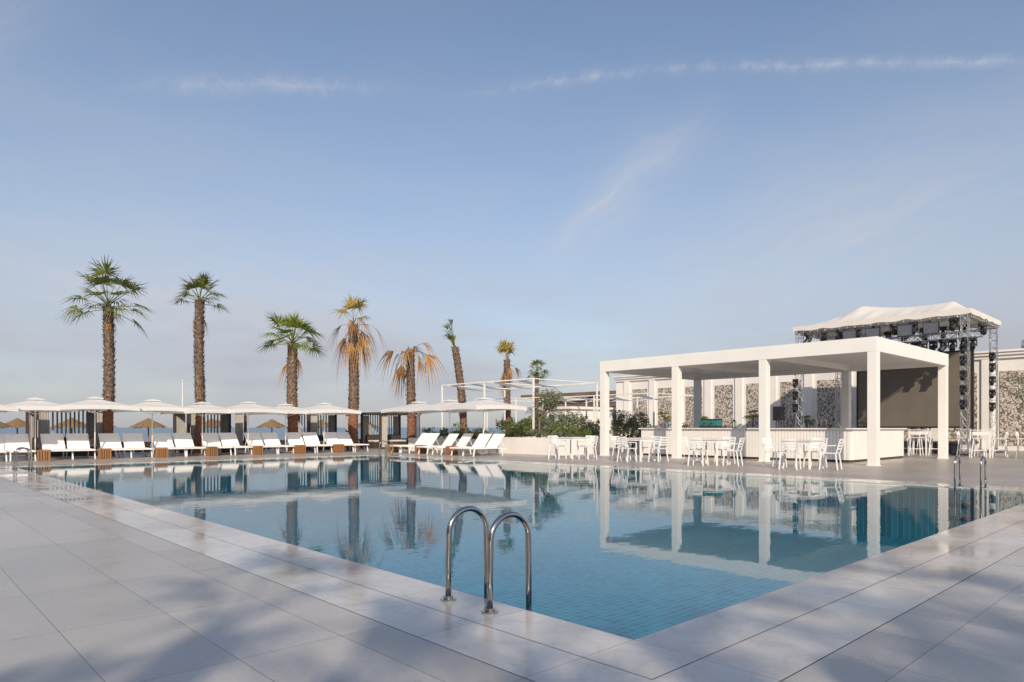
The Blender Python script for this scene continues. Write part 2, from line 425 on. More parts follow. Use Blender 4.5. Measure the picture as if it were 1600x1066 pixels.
# ------------------------------------------------------------------ cabanas
def make_cabana():
    r = root('cabana', 'dark timber beach cabana with grey tied curtains', 'cabana', 'beach cabanas behind the umbrellas')
    W, Dp, H = 1.25, .95, 1.85
    for sx in (-1, 1):
        for sy in (-1, 1):
            p = MB(); p.box(sx * W - .05, sx * W + .05, sy * Dp - .05, sy * Dp + .05, 0, H); obj('post', p, 'dark', r)
            c = MB(); n = 14; x0 = sx * (W - .10)
            for j in range(n):
                xa = x0 - sx * .36 * j / n; xb = x0 - sx * .36 * (j + 1) / n
                ya = sy * (Dp - .03) + .03 * (j % 2); yb = sy * (Dp - .03) + .03 * ((j + 1) % 2)
                c.quad((xa, ya, .08), (xb, yb, .08), (xb, yb, H - .05), (xa, ya, H - .05))
            obj('curtain', c, 'curtain', r)
    rf = MB(); rf.box(-W - .12, W + .12, -Dp - .12, Dp + .12, H, H + .12)
    obj('roof', rf, 'dark', r)
    b = MB()
    for k in range(16): 
        x = -W + .1 + k * (2 * W - .2) / 15; b.box(x - .03, x + .03, Dp - .01, Dp + .015, .1, H)
    obj('back_screen', b, 'curtain', r)
    s = MB(); s.box(-W + .12, W - .12, -.2, .75, 0, .35); s.box(-W + .12, W - .12, .6, .78, .35, .75); obj('sofa', s, 'dark', r, bevel=.03)
    s = MB(); s.box(-W + .16, W - .16, -.16, .58, .351, .45); obj('cushion', s, 'fabric', r, bevel=.04)
    return r
cb = make_cabana()
for x in (2.8, 8.35, 14.0, 18.1): place(cb, (x, 30.2, 0))
fn = MB()
for k in range(110):
    x = -12 + k * .36; fn.box(x, x + .3, 31.9, 31.93, 0.02, .5)
fn.box(-12, 27.6, 31.86, 31.899, .42, .48); tag(obj('low_fence', fn, 'dark'), 'low dark timber fence between terrace and beach', 'fence')

def make_straw():
    r = root('straw_parasol', 'conical straw thatched beach parasol on the sand', 'beach parasol', 'straw parasols on the beach')
    p = MB(); p.cyl(0, 0, 0, 2.1, .04, 8); obj('pole', p, 'wood', r)
    c = MB(); n = 28
    for j in range(n):
        a = 2 * math.pi * j / n; b = 2 * math.pi * (j + 1) / n
        for (r0, z0, r1, z1) in ((.03, 2.28, .45, 2.02), (.42, 2.06, .98, 1.76 + random.uniform(-.05, .03))):
            c.quad((r0 * math.cos(a), r0 * math.sin(a), z0), (r1 * math.cos(a), r1 * math.sin(a), z1), (r1 * math.cos(b), r1 * math.sin(b), z1 + random.uniform(-.03, .03)), (r0 * math.cos(b), r0 * math.sin(b), z0))
    obj('thatch', c, 'straw', r); return r
sp = make_straw()
for x, y in ((-6, 40), (-2.5, 40.5), (1.2, 40), (4.8, 40.6), (8.4, 40), (12, 40.4), (15.6, 40), (19.2, 40.3), (-4.5, 45), (3, 45.2), (7, 45), (14, 45), (23, 41)):
    place(sp, (x, y, -.6), random.random())
m_ = MB(); m_.smooth = True; m_.cyl(0, 0, 0, 4.6, .04, 8, .02); m_.cyl(0, 0, 4.6, 4.66, .05, 8)
tag(obj('flag_pole', m_, 'white', loc=(11, 42.5, -.6)), 'slim white pole standing on the beach', 'pole')

# ------------------------------------------------------------------ palms
def fan(mb, org, yaw, pitch, pet, bl, droop, nseg=17, spread=105, roll=0, rnd=random, wk=1.0):
    d = Vector((math.cos(yaw) * math.cos(pitch), math.sin(yaw) * math.cos(pitch), math.sin(pitch)))
    side = Vector((-math.sin(yaw), math.cos(yaw), 0))
    pts = []; p = Vector(org)
    cur = d.copy()
    for k in range(5):
        pts.append(p.copy()); p = p + cur * pet / 4
        cur = (cur + Vector((0, 0, -droop * .13))).normalized()
    end = pts[-1]
    mb.tube(pts, [.026, .02, .016, .013, .01], 3, False)
    up = side.cross(cur).normalized()
    if up.z < 0: up = -up
    side = (side * math.cos(roll) + up * math.sin(roll)).normalized(); up = side.cross(cur)
    if up.z < 0: up = -up
    step = math.radians(2 * spread / (nseg - 1))
    for i in range(nseg):
        a = math.radians(-spread) + step * i + rnd.uniform(-.05, .05)
        sd = (cur * math.cos(a) + side * math.sin(a)).normalized()
        ln = bl * (.60 + .40 * math.cos(a * .62)) * rnd.uniform(.85, 1.12)
        wd = sd.cross(up).normalized()
        prev = None
        for (t, wf) in ((.04, .3), (.40, 1.0), (.66, .5), (1.0, .02)):
            q = end + sd * ln * t + up * (.16 * bl * math.sin(t * 2.4) * abs(math.sin(a)) ) + Vector((0, 0, -1)) * ln * droop * .62 * (t ** 2.4)
            if t > .6: q += Vector((0, 0, -1)) * ln * rnd.uniform(0, .14)
            hw = ln * .40 * step * .52 * wf * wk
            cur2 = (q - wd * hw, q + wd * hw)
            if prev: mb.quad(prev[0], prev[1], cur2[1], cur2[0])
            prev = cur2
def palm(loc, h, cr, label, green=26, dry=8, lean=(0, 0), tr=.2, seed=1, gmat='palmgreen', dmat='palmdry', up=(-.25, 1.35), dryp=(-1.35, -.75), drlen=1.0, bl=.6, pt=.52, nm='palm_tree', grp='fan palms beside the pool', dr=.75, ns=21):
    rd = random.Random(seed)
    r = root(nm, label, 'palm tree', grp, loc)
    t = MB(); n = 14; K = int(h / .11)
    cx = lambda z: lean[0] * (z / h) ** 1.6 + .03 * math.sin(z * 1.1 + seed); cy = lambda z: lean[1] * (z / h) ** 1.6 + .03 * math.cos(z * .9 + seed)
    rad = lambda z: tr * (1.08 - .22 * z / h + (.35 * math.exp(-z * 3))) * (1 + (.0 if z < h * .35 else .06))
    for k in range(K + 1):
        z = h * k / K
        for j in range(n):
            a = 2 * math.pi * j / n
            rr = rad(z) * (1 + rd.uniform(-.05, .05)) * (.94 if k % 2 else 1.03)
            t.v.append((cx(z) + rr * math.cos(a), cy(z) + rr * math.sin(a), z))
    for k in range(K):
        for j in range(n):
            a = k * n + j; b = k * n + (j + 1) % n; t.f.append((a, b, b + n, a + n))
    obj('trunk', t, 'trunk', r)
    b = MB()
    z = h * .30; ang = 0
    while z < h - .02:
        ang += 2.399963; z += .0135 * (6.5 / h) * .9
        rr = rad(z) * .96; u = Vector((math.cos(ang), math.sin(ang), 0)); s_ = Vector((-u.y, u.x, 0))
        c = Vector((cx(z), cy(z), z)) + u * rr
        ou = rd.uniform(.03, .095); hh = rd.uniform(.06, .14); w_ = rd.uniform(.03, .05)
        tip = c + u * ou + Vector((0, 0, hh)) + s_ * rd.uniform(-.03, .03)
        b.quad(c - s_ * w_ - Vector((0, 0, .03)), c + s_ * w_ - Vector((0, 0, .03)), tip + s_ * w_ * .5, tip - s_ * w_ * .5)
        b.quad(c - s_ * w_ + Vector((0, 0, .05)), tip - s_ * w_ * .5, tip + s_ * w_ * .5, c + s_ * w_ + Vector((0, 0, .05)))
    obj('leaf_bases', b, 'trunk', r)
    top = Vector((cx(h), cy(h), h))
    if green:
        c = MB()
        for i in range(green):
            f = (i + .5) / green
            pit = up[0] + (up[1] - up[0]) * f ** 1.1 + rd.uniform(-.12, .12)
            yaw = i * 2.399963 + rd.uniform(-.3, .3)
            k = rd.uniform(.75, 1.12)
            fan(c, top + Vector((0, 0, -.15 + .3 * f)), yaw, pit, cr * pt * k, cr * bl * k, dr * (1 - .6 * f) + rd.uniform(-.1, .15), nseg=ns, rnd=rd, roll=rd.uniform(-.5, .5))
        obj('crown', c, gmat, r)
    if dry:
        c = MB()
        for i in range(dry):
            pit = rd.uniform(*dryp); yaw = i * 2.399963 + rd.uniform(-.4, .4)
            k = rd.uniform(.6, 1.15)
            fan(c, top + Vector((0, 0, -.1 - rd.uniform(0, .3))), yaw, pit, cr * .5 * drlen * k, cr * .58 * drlen * k, 1.5, nseg=8, spread=rd.uniform(22, 46), rnd=rd, roll=rd.uniform(-.9, .9), wk=.9)
        obj('dead_fronds', c, dmat, r, label='dry orange-brown hanging fronds')
    return r
palm((3.85, 28.5, 0), 5.95, 1.85, 'tall fan palm with wide yellow-green crown behind umbrellas', 23, 3, tr=.185, seed=4, drlen=.5, dr=.5, up=(-.2, 1.3), bl=.44, pt=.58)
palm((7.31, 28.5, 0), 6.6, 1.45, 'tall fan palm with compact upswept green crown', 19, 2, tr=.185, seed=6, up=(.15, 1.35), drlen=.5, dr=.4, bl=.48, pt=.54)
palm((11.54, 28.5, 0), 5.15, 1.75, 'fan palm with dense bright green crown and few dry fronds', 25, 4, tr=.23, seed=8, gmat='palmbright', up=(.05, 1.4), drlen=.75, dr=.45, bl=.50, pt=.54)
palm((14.8, 28.5, 0), 6.35, 1.75, 'fan palm with mostly dry orange fronds', 5, 16, tr=.24, seed=11, gmat='palmmix', up=(.85, 1.45), dryp=(-1.1, .9), drlen=1.05)
palm((18.3, 28.5, 0), 5.4, 1.6, 'fan palm with drooping dry brown fronds', 0, 19, tr=.22, seed=13, gmat='palmdry', dryp=(-1.1, 1.0), drlen=1.1)
palm((22.15, 28.6, 0), 5.8, 1.25, 'leaning palm trunk with only a few upright green fronds', 0, 0, tr=.21, lean=(-.45, .35), seed=17)
palm((25.5, 28.6, 0), 5.3, 1.3, 'sparse palm with yellowing tip and orange fronds', 7, 8, tr=.19, seed=20, gmat='palmmix', up=(.95, 1.5), dryp=(-1.2, .1), dr=.5, ns=13)
palm((30, 30.5, 0), 4.9, .95, 'small distant green fan palm', 14, 0, tr=.12, seed=23)
lean_r = [o_ for o_ in bpy.data.objects if o_.name.startswith('palm_tree') and o_.get('label', '').startswith('leaning')][0]
c = MB(); rd = random.Random(5)
for i in range(16):
    fan(c, Vector((-.45, .35, 5.6 + rd.uniform(0, .3))), rd.uniform(1.5, 3.1), rd.uniform(1.1, 1.5), 1.25 * rd.uniform(.3, 1.1), .8, .75, nseg=9, spread=24, rnd=rd, roll=rd.uniform(-.6, .6))
obj('crown', c, 'palmgreen', lean_r)
for i, (x, y, h) in enumerate(((-10.8, -9.7, 7.7), (-9.8, -11.1, 7.5), (-8.9, -12.7, 7.8), (-7.2, -12.5, 7.6))):
    palm((x, y, 0), h, (1.35, 1.3, 1.5, 1.45)[i], 'fan palm with green crown in front of the added shade block', (12, 12, 15, 15)[i], 2, tr=.16, seed=31 + i, grp='fan palms beside the hotel', pt=.58, bl=.58, up=(-.2, 1.1))
lp = root('street_lamp', 'slim white terrace lamp post beside the palms', 'lamp post', None, (-5.4, -8.1, 0))
a = MB(); a.smooth = True; a.cyl(0, 0, 0, 4.8, .045, 10, .035); obj('post', a, 'white', lp)
a = MB(); a.cyl(0, 0, 4.8, 4.95, .16, 16, .1); obj('lamp_head', a, 'white', lp)
HB = root('shade_block', 'unseen white flat-roofed block added beside the terrace as shade caster', 'building', None, (0, 0, 0))  # block added out of view to cast shade, later lowered clear of the deck
a = MB(); a.box(-24, -12.6, -18, 44, 0, 6.0); obj('wall', a, 'plaster', HB)
for k in range(14):
    for z in (.8, 3.6):
        y = -15 + k * 4.2; a = MB(); a.box(-12.64, -12.59, y, y + 1.9, z, z + 1.6); obj('window', a, 'glass', HB)

# ------------------------------------------------------------------ white pergola and bar
pg = root('pergola', 'large white modern pergola with louvred roof over bar', 'pergola', None, (18.9, 5.27, 0))
PD, PLn, PH, FH = 7.0, 10.3, 3.86, .44
for j in range(4):
    for i in range(2):
        a = MB(); x = i * PD; y = j * PLn / 3
        a.box(x - .135, x + .135, y - .135, y + .135, 0, PH - FH); obj('post', a, 'white', pg, bevel=.006)
        a = MB(); a.box(x - .16, x + .16, y - .16, y + .16, .0, .02); obj('post_base', a, 'white', pg)
for nm, bx in (('fascia_beam', (-.14, .1, -.14, PLn + .14)), ('fascia_beam', (PD - .1, PD + .14, -.14, PLn + .14)), ('fascia_beam', (.1, PD - .1, -.14, .1)), ('fascia_beam', (.1, PD - .1, PLn - .1, PLn + .14))):
    a = MB(); a.box(bx[0], bx[1], bx[2], bx[3], PH - FH + .001, PH); obj(nm, a, 'white', pg, bevel=.006)
for j in (1, 2):
    y = j * PLn / 3; a = MB(); a.box(.1, PD - .1, y - .1, y + .1, PH - FH + .03, PH - .06); obj('cross_beam', a, 'white', pg)
a = MB(); x = .2
while x < PD - .15:
    for j in range(3):
        y0 = j * PLn / 3 + .11; y1 = (j + 1) * PLn / 3 - .11
        a.beam((x, y0, PH - .20), (x, y1, PH - .20), .17, .03)
    x += .2
obj('roof_louvres', a, 'white', pg)

bar = root('bar_counter', 'white slatted bar counter with stone top under pergola', 'bar counter', None, (20.3, 6.45, 0))
BL, BW, BH = 8.3, 5.1, 1.08
def slatwall(a, x0, x1, y0, y1, axis):
    a.box(x0, x1, y0, y1, .08, BH)
    if axis == 'y':
        y = y0 + .02
        while y < y1 - .02:
            a.box(x0 - .022, x0, y, min(y + .085, y1), .08, BH); y += .11
    else:
        x = x0 + .02
        while x < x1 - .02:
            a.box(x, min(x + .085, x1), y0 - .022, y0, .08, BH); x += .11
a = MB(); slatwall(a, 0, .12, 0, BL, 'y'); obj('front_panel', a, 'white', bar)
a = MB(); slatwall(a, .12, BW, 0, .12, 'x'); obj('side_panel', a, 'white', bar)
a = MB(); slatwall(a, .12, BW, BL - .12, BL, 'x'); obj('side_panel', a, 'white', bar)
a = MB(); a.box(BW - .5, BW, .12, BL - .12, 0, BH - .12); obj('back_counter', a, 'white', bar)
a = MB(); a.box(-.10, .55, -.10, BL + .10, BH, BH + .05); a.box(.55, BW + .08, -.10, .5, BH, BH + .05); a.box(.55, BW + .08, BL - .5, BL + .1, BH, BH + .05); obj('countertop', a, 'marbletop', bar, bevel=.006)
a = MB(); a.box(.03, BW, .03, BL - .03, 0, .08); obj('plinth', a, 'dark', bar)
CT = BH + .05
e = root('espresso_machine', 'teal and black espresso machine on the bar', 'coffee machine', None, (20.65, 6.45 + 5.3, CT), 0)
a = MB(); a.box(-.2, .2, -.4, .4, .06, .30); obj('body', a, 'teal', e, bevel=.04)
a = MB(); a.box(-.18, .22, -.36, .36, .301, .35); obj('cup_tray', a, 'black', e, bevel=.01)
a = MB(); a.box(-.22, .2, -.38, .38, 0, .058); obj('drip_tray', a, 'black', e)
a = MB()
for y in (-.2, .1): a.cyl(-.25, y, .2, .28, .04, 12); a.beam((-.25, y, .22), (-.4, y, .2), .03, .03)
obj('group_head', a, 'steel', e)
def bottle(loc, mat, label, s=1):
    b = MB(); b.smooth = True
    b.tube([(0, 0, 0), (0, 0, .01), (0, 0, .17 * s), (0, 0, .21 * s), (0, 0, .29 * s)], [.03, .036, .036, .014, .013], 12)
    tag(obj('bottle', b, mat, loc=loc), label, 'bottle', 'bottles on the bar')
for k, y in enumerate((3.05, 3.2, 3.32, 7.2, 7.35)): bottle((20.6, 6.45 + y, CT), 'bottle', 'blue glass bottle on the white bar top', 1 + .1 * (k % 3))
def lantern(loc):
    r = root('lantern', 'small black metal table lantern on the bar', 'lantern', 'black lanterns on the bar', loc)
    a = MB(); a.cyl(0, 0, 0, .02, .08, 12)
    for k in range(6):
        t = k * math.pi / 3; a.beam((.07 * math.cos(t), .07 * math.sin(t), .02), (.07 * math.cos(t), .07 * math.sin(t), .24), .012, .012)
    obj('cage', a, 'black', r)
    a = MB(); a.cyl(0, 0, .24, .31, .085, 12, .02); obj('cap', a, 'black', r)
    a = MB(); a.tube([(.03 * math.cos(t * .3), .0, .31 + .03 * math.sin(t * .3)) for t in range(0, 11)], .005, 5); obj('handle', a, 'black', r)
for y in (1.5, 2.6, 4.3): lantern((20.6, 6.45 + y, CT))
def tap(loc):
    r = root('beer_tap', 'chrome curved tap on the bar top', 'tap', 'taps on the bar', loc)
    a = MB(); a.smooth = True; a.tube([(0, 0, 0), (0, 0, .25)] + [(-.06 + .06 * math.cos(t), 0, .25 + .06 * math.sin(t)) for t in (.5, 1, 1.6, 2.2, 2.8, 3.1)] + [(-.12, 0, .2)], .012, 8); obj('spout', a, 'steel', r)
    a = MB(); a.beam((.0, 0, .18), (.07, 0, .22), .015, .01); obj('handle', a, 'steel', r)
for y in (.9, 1.05, 1.2): tap((20.6, 6.45 + y, CT))
sg = root('menu_stand', 'small white acrylic menu stand on the bar', 'menu stand', None, (20.4, 6.45 + 6.6, CT))
a = MB(); a.box(-.01, .01, -.08, .08, .01, .22); obj('panel', a, 'plastic', sg); a = MB(); a.box(-.04, .04, -.08, .08, 0, .01); obj('foot', a, 'plastic', sg)

# ------------------------------------------------------------------ dining sets
def make_chair():
    r = root('dining_chair', 'white resin armchair at a poolside dining table', 'chair', 'white chairs around the dining tables')
    for sx in (-1, 1):
        l = MB(); l.beam((sx * .20, .18, .44), (sx * .23, .22, 0), .03, .03); obj('leg', l, 'plastic', r)
        l = MB(); l.beam((sx * .20, -.18, .44), (sx * .23, -.24, 0), .03, .03); obj('leg', l, 'plastic', r)
        l = MB(); l.beam((sx * .225, .20, .41), (sx * .235, .19, .63), .025, .025); l.beam((sx * .235, .21, .64), (sx * .235, -.20, .66), .04, .018); obj('armrest', l, 'plastic', r)
    s = MB(); s.box(-.22, .22, -.20, .21, .435, .46); obj('seat', s, 'plastic', r, bevel=.008)
    b = MB(); n = 8
    def pt(i, z): 
        x = -.215 + .43 * i / n; return (x, -.205 - (z - .46) * .25 - .035 * (1 - (x / .215) ** 2), z)
    for (z0, z1) in ((.55, .60), (.63, .68), (.71, .76), (.79, .84)):
        for i in range(n): b.quad(pt(i, z0), pt(i + 1, z0), pt(i + 1, z1), pt(i, z1))
    for sx in (-1, 1): b.beam((sx * .21, -.2, .45), (sx * .21, -.30, .84), .026, .026)
    o = obj('backrest', b, 'plastic', r); return r
ch = make_chair()
def make_table():
    r = root('dining_table', 'square white dining table with grey top on deck', 'table', 'white dining tables on the deck')
    a = MB(); a.box(-.42, .42, -.42, .42, .73, .76); obj('tabletop', a, 'marbletop', r, bevel=.006)
    a = MB(); a.box(-.39, .39, -.39, .39, .675, .729); obj('apron', a, 'plastic', r)
    for sx in (-1, 1):
        for sy in (-1, 1): a = MB(); a.beam((sx * .36, sy * .36, .675), (sx * .38, sy * .38, 0), .045, .045); obj('leg', a, 'plastic', r)
    return r
tb = make_table()
for k, y in enumerate((6.2, 8.95, 11.9, 14.7)):
    x = 16.0 + (.15, -.05, .2, -.1)[k]
    place(tb, (x, y, 0), R(random.uniform(-4, 4)), None, 1.04)
    for q in range(4):
        a = q * math.pi / 2; d = .70 + random.uniform(-.03, .10)
        off = Matrix.Rotation(a, 3, 'Z') @ Vector((random.uniform(-.06, .06), -d, 0))
        place(ch, (x + off.x, y + off.y, 0), a + R(random.uniform(-14, 14)), None, 1.0)
def make_stool():
    r = root('bar_stool', 'white high bar stool with low back', 'bar stool', 'white bar stools')
    for sx in (-1, 1):
        for sy in (-1, 1): a = MB(); a.beam((sx * .15, sy * .15, .72), (sx * .21, sy * .21, 0), .03, .03); obj('leg', a, 'plastic', r)
    a = MB(); a.box(-.19, .19, -.19, .19, .72, .75); obj('seat', a, 'plastic', r, bevel=.01)
    a = MB(); 
    for sx in (-1, 1): a.beam((sx * .17, -.18, .75), (sx * .17, -.22, .98), .025, .025)
    a.box(-.18, .18, -.235, -.215, .85, .99); obj('backrest', a, 'plastic', r)
    a = MB(); a.box(-.18, .18, .17, .19, .26, .285); a.box(-.18, .18, -.19, -.17, .26, .285); a.box(-.19, -.17, -.17, .17, .26, .285); a.box(.17, .19, -.17, .17, .26, .285); obj('footrest', a, 'plastic', r)
    return r
so = make_stool()
ht = root('high_table', 'white square high bar table', 'table', 'white high tables')
a = MB(); a.box(-.36, .36, -.36, .36, 1.03, 1.06); obj('tabletop', a, 'plastic', ht, bevel=.006)
for sx in (-1, 1):
    for sy in (-1, 1): a = MB(); a.beam((sx * .31, sy * .31, 1.03), (sx * .33, sy * .33, 0), .045, .045); obj('leg', a, 'plastic', ht)
for (x, y) in ((28.4, 4.6), (28.9, 6.9), (27.9, 2.6)):
    place(ht, (x, y, 0))
    for q in range(4):
        a = q * math.pi / 2 + .05; off = Matrix.Rotation(a, 3, 'Z') @ Vector((0, -.58, 0)); place(so, (x + off.x, y + off.y, 0), a)
place(so, (26.2, 7.2, 0), R(80)); place(so, (26.3, 7.9, 0), R(95))

# ------------------------------------------------------------------ stage roof
SG = root('stage_canopy', 'open-air stage with creased cream tent roof on aluminium truss', 'stage', None, (30, 5.45, 0))
SU, SV, SZ = 7.1, 4.8, 5.85
def truss(a, b, w=.26, seg=.33, tr=.017):
    mb = MB(); a = Vector(a); b = Vector(b); d = (b - a).normalized()
    up = Vector((0, 0, 1)) if abs(d.z) < .9 else Vector((0, 1, 0)); s_ = d.cross(up).normalized(); u = s_.cross(d)
    cs = [(s_ * x + u * y) * w / 2 for x, y in ((-1, -1), (1, -1), (1, 1), (-1, 1))]
    for c in cs: mb.tube([a + c, b + c], tr, 6)
    n = max(2, int((b - a).length / seg))
    for k in range(n):
        p = a + (b - a) * k / n; q = a + (b - a) * (k + 1) / n
        for i in range(4):
            c0, c1 = cs[i], cs[(i + 1) % 4]
            if k % 2: c0, c1 = c1, c0
            mb.tube([p + c0, q + c1], tr * .55, 4, False); mb.tube([p + c0, p + c1], tr * .55, 4, False)
    return mb
for x in (0, SV):
    for y in (.1, SU - .1):
        obj('truss_tower', truss((x, y, 0), (x, y, SZ)), 'alu', SG)
        a = MB(); a.box(x - .4, x + .4, y - .4, y + .4, 0, .05); obj('base_plate', a, 'black', SG)
for a_, b_ in (((0, 0, SZ), (0, SU, SZ)), ((SV, 0, SZ), (SV, SU, SZ)), ((0, 0, SZ), (SV, 0, SZ)), ((0, SU, SZ), (SV, SU, SZ)), ((0, 0, SZ - .85), (0, SU, SZ - .85)), ((SV * .5, 0, SZ), (SV * .5, SU, SZ)), ((SV * .5, 0, SZ - .6), (SV * .5, SU, SZ - .6))):
    obj('truss_beam', truss(a_, b_), 'alu', SG)
cv = MB(); nx, ny = 36, 60; cv.smooth = True
E = .16
def ht_(x, y):
    ex = min(x + E, SV + E - x) / (SV / 2 + E)
    if y < 1.1: ey = (y + E) / (1.1 + E)
    elif y > 5.0: ey = (SU + E - y) / (SU + E - 5.0)
    else: ey = 1
    ey = max(0, min(1, ey)); ex = max(0, min(1, ex))
    t = min(ex, ey) * .5 + ex * ey * .5
    f = max(0, min(1, (y - 1.1) / 3.9)); zt = 6.82 + .30 * f
    sag = .17 * math.sin(math.pi * f) * ex
    q = y if ex < ey else x
    fold = (.02 * math.sin(q * 5.1 + 1.3 * math.sin(x * 1.3 + y)) + .014 * math.sin(q * 11.3 + 2 * math.sin(y * .9))) * math.sin(math.pi * min(1, t * 1.05 + .05))
    return SZ + .20 + (zt - SZ - .20) * t ** 1.25 - sag + fold
ng = [(-E + (SV + 2 * E) * i / nx, -E + (SU + 2 * E) * j / ny) for i in range(nx + 1) for j in range(ny + 1)]
cv.v = [(x, y, ht_(x, y)) for x, y in ng]
for i in range(nx):
    for j in range(ny):
        a = i * (ny + 1) + j; cv.f.append((a, a + ny + 1, a + ny + 2, a + 1))
obj('tent_roof', cv, 'cream', SG)
cv = MB()
def val(p, q):
    ln = (Vector(q) - Vector(p)).length; n = int(ln / .12)
    dd = lambda s_: .19 + .05 * abs(math.sin(math.pi * s_ * ln / 1.2)) + .012 * math.sin(s_ * ln * 7)
    for k in range(n):
        a = Vector(p).lerp(Vector(q), k / n); b = Vector(p).lerp(Vector(q), (k + 1) / n)
        za = ht_(a.x, a.y); zb = ht_(b.x, b.y)
        cv.quad((a.x, a.y, za), (b.x, b.y, zb), (b.x, b.y, zb - dd((k + 1) / n)), (a.x, a.y, za - dd(k / n)))
val((-E, -E), (-E, SU + E)); val((-E, -E), (SV + E, -E)); val((SV + E, -E), (SV + E, SU + E)); val((-E, SU + E), (SV + E, SU + E))
obj('valance', cv, 'cream', SG)
sc = root('video_screen', 'large brown-grey mesh stage backdrop screen in a frame', 'screen', None, (34.3, 6.3, 0))
a = MB(); a.box(0, .1, 0, 5.0, 1.2, 4.7); obj('panel', a, 'screen', sc)
a = MB(); a.box(-.02, .14, -.08, 0, 0, 4.75); a.box(-.02, .14, 5.0, 5.08, 0, 4.75); a.box(-.02, .14, 0, 5.0, 4.7, 4.78); a.box(-.02, .14, 0, 5.0, 1.12, 1.2); obj('frame', a, 'black', sc)
dk = root('stage_platform', 'low black stage platform under the truss roof', 'stage platform', None, (30.8, 5.9, 0))
a = MB(); a.box(0, 3.4, 0, 6.2, .42, .5); obj('floor', a, 'black', dk)
a = MB(); a.box(.02, .05, 0, 6.2, 0, .419); obj('skirt', a, 'black', dk)
def make_spot():
    r = root('stage_light', 'black moving-head stage light clamped to truss', 'stage light', 'stage lights on the truss')
    a = MB(); a.box(-.14, .14, -.16, .16, -.16, 0); obj('base', a, 'black', r, bevel=.02)
    a = MB(); a.box(-.04, .04, -.18, .18, -.20, -.161); a.box(-.04, .04, -.18, -.14, -.42, -.20); a.box(-.04, .04, .14, .18, -.42, -.20); obj('yoke', a, 'black', r)
    a = MB(); a.tube([(-.12, 0, -.26), (-.02, 0, -.34), (.16, 0, -.52)], [.09, .13, .12], 14); obj('head', a, 'black', r)
    return r
sl = make_spot()
for k in range(19):
    y = .1 + k * .38
    place(sl, (29.95, 5.45 + y, SZ - (.12 if k % 2 else .98)), math.pi + R(random.uniform(-50, 50)), None, random.uniform(.8, 1.05))
    place(sl, (32.4, 5.35 + y, SZ - (.7 if k % 2 else .12)), R(random.uniform(120, 240)), None, random.uniform(.8, 1.05))
for (x, y) in ((30, 5.5), (34.8, 5.5), (30, 12.5)):
    for z in (2.3, 2.9, 3.5, 4.1, 4.6): place(sl, (x - .24, y + .05, z), math.pi, 'black stage light fixed to side truss tower', .7)
def flood(loc):
    r = root('flood_panel', 'black square LED blinder panel hung on truss', 'stage light', 'LED panels on the truss', loc)
    a = MB(); a.box(-.05, .05, -.3, .3, -.25, .25); obj('housing', a, 'black', r)
    a = MB(); a.box(-.062, -.051, -.27, .27, -.22, .22); obj('lens', a, 'lens', r)
for y in (1.3, 2.3, 3.6, 4.6): flood((29.7, 5.4 + y, SZ - .5))
def speaker(loc):
    r = root('loudspeaker', 'black loudspeaker cabinet on stand near stage', 'loudspeaker', 'loudspeakers by the stage', loc)
    a = MB(); a.box(-.2, .2, -.22, .22, 1.5, 2.2); obj('cabinet', a, 'black', r, bevel=.02)
    a = MB(); a.cyl(0, 0, .3, 1.5, .02, 8)
    for k in range(3):
        t = k * 2.1; a.beam((0, 0, .5), (.4 * math.cos(t), .4 * math.sin(t), 0), .02, .02)
    obj('stand', a, 'black', r)
speaker((30.2, 13.6, 0))

# ------------------------------------------------------------------ boundary wall with pebble panels
WX = 38; WH = 4.75
wl = root('garden_wall', 'long white wall with cornice and grey-beige pebble panels', 'wall', None, (WX, 0, 0))
a = MB(); a.box(0, .5, -8, 30, 0, WH); obj('wall', a, 'plaster', wl)
a = MB(); a.box(-.22, .6, -8, 30.1, WH, WH + .14); a.box(-.12, .55, -8, 30.05, WH - .16, WH); a.box(-.30, .7, -8, 30.15, WH + .14, WH + .24); obj('cornice', a, 'plaster', wl)
y = -6.6
while y < 28.5:
    a = MB(); a.box(-.03, 0, y, y + 1.3, .25, 3.95); obj('pebble_panel', a, 'pebble', wl)
    a = MB(); a.box(-.10, 0, y + 1.55, y + 2.05, 0, WH - .16); obj('pilaster', a, 'plaster', wl)
    y += 2.25
a = MB(); a.smooth = True
a.tube([(39.2, 4.6, WH + .2), (39.2, 4.6, WH + .7), (39.2, 4.6, WH + .95), (39.2, 4.6, WH + 1.1)], [.7, .7, .45, .05], 20)
tag(obj('roof_cupola', a, 'alu'), 'small grey dome vent on the roof behind wall', 'cupola')
bb = root('beach_house', 'distant low brown timber building with flat roof', 'building', None, (44, 33, -.6))
a = MB(); a.box(0, 10, 0, 12, 0, 4.6); obj('wall', a, 'brownwall', bb)
a = MB(); a.box(-.8, 10.8, -.8, 12.8, 4.6, 4.9); obj('roof', a, 'brownwall', bb)
for k in range(5): a = MB(); a.box(-.03, 0, .7 + k * 2.3, 2.2 + k * 2.3, 1.2, 3.6); obj('window', a, 'glass', bb)
for k in range(4): a = MB(); a.box(.8 + k * 2.3, 2.4 + k * 2.3, -.03, 0, 1.2, 3.6); obj('window', a, 'glass', bb)
bb = root('garden_pavilion', 'low pale garden building behind the shrubs', 'building', None, (34, 31, 0))
a = MB(); a.box(0, 5, 0, 4, 0, 2.5); obj('wall', a, 'plaster', bb)
a = MB(); a.box(-.2, 5.2, -.2, 4.2, 2.5, 2.68); obj('roof', a, 'plaster', bb)
for k in range(3): a = MB(); a.box(-.02, 0, .4 + k * 1.2, 1.2 + k * 1.2, .9, 2.1); obj('window', a, 'glass', bb)

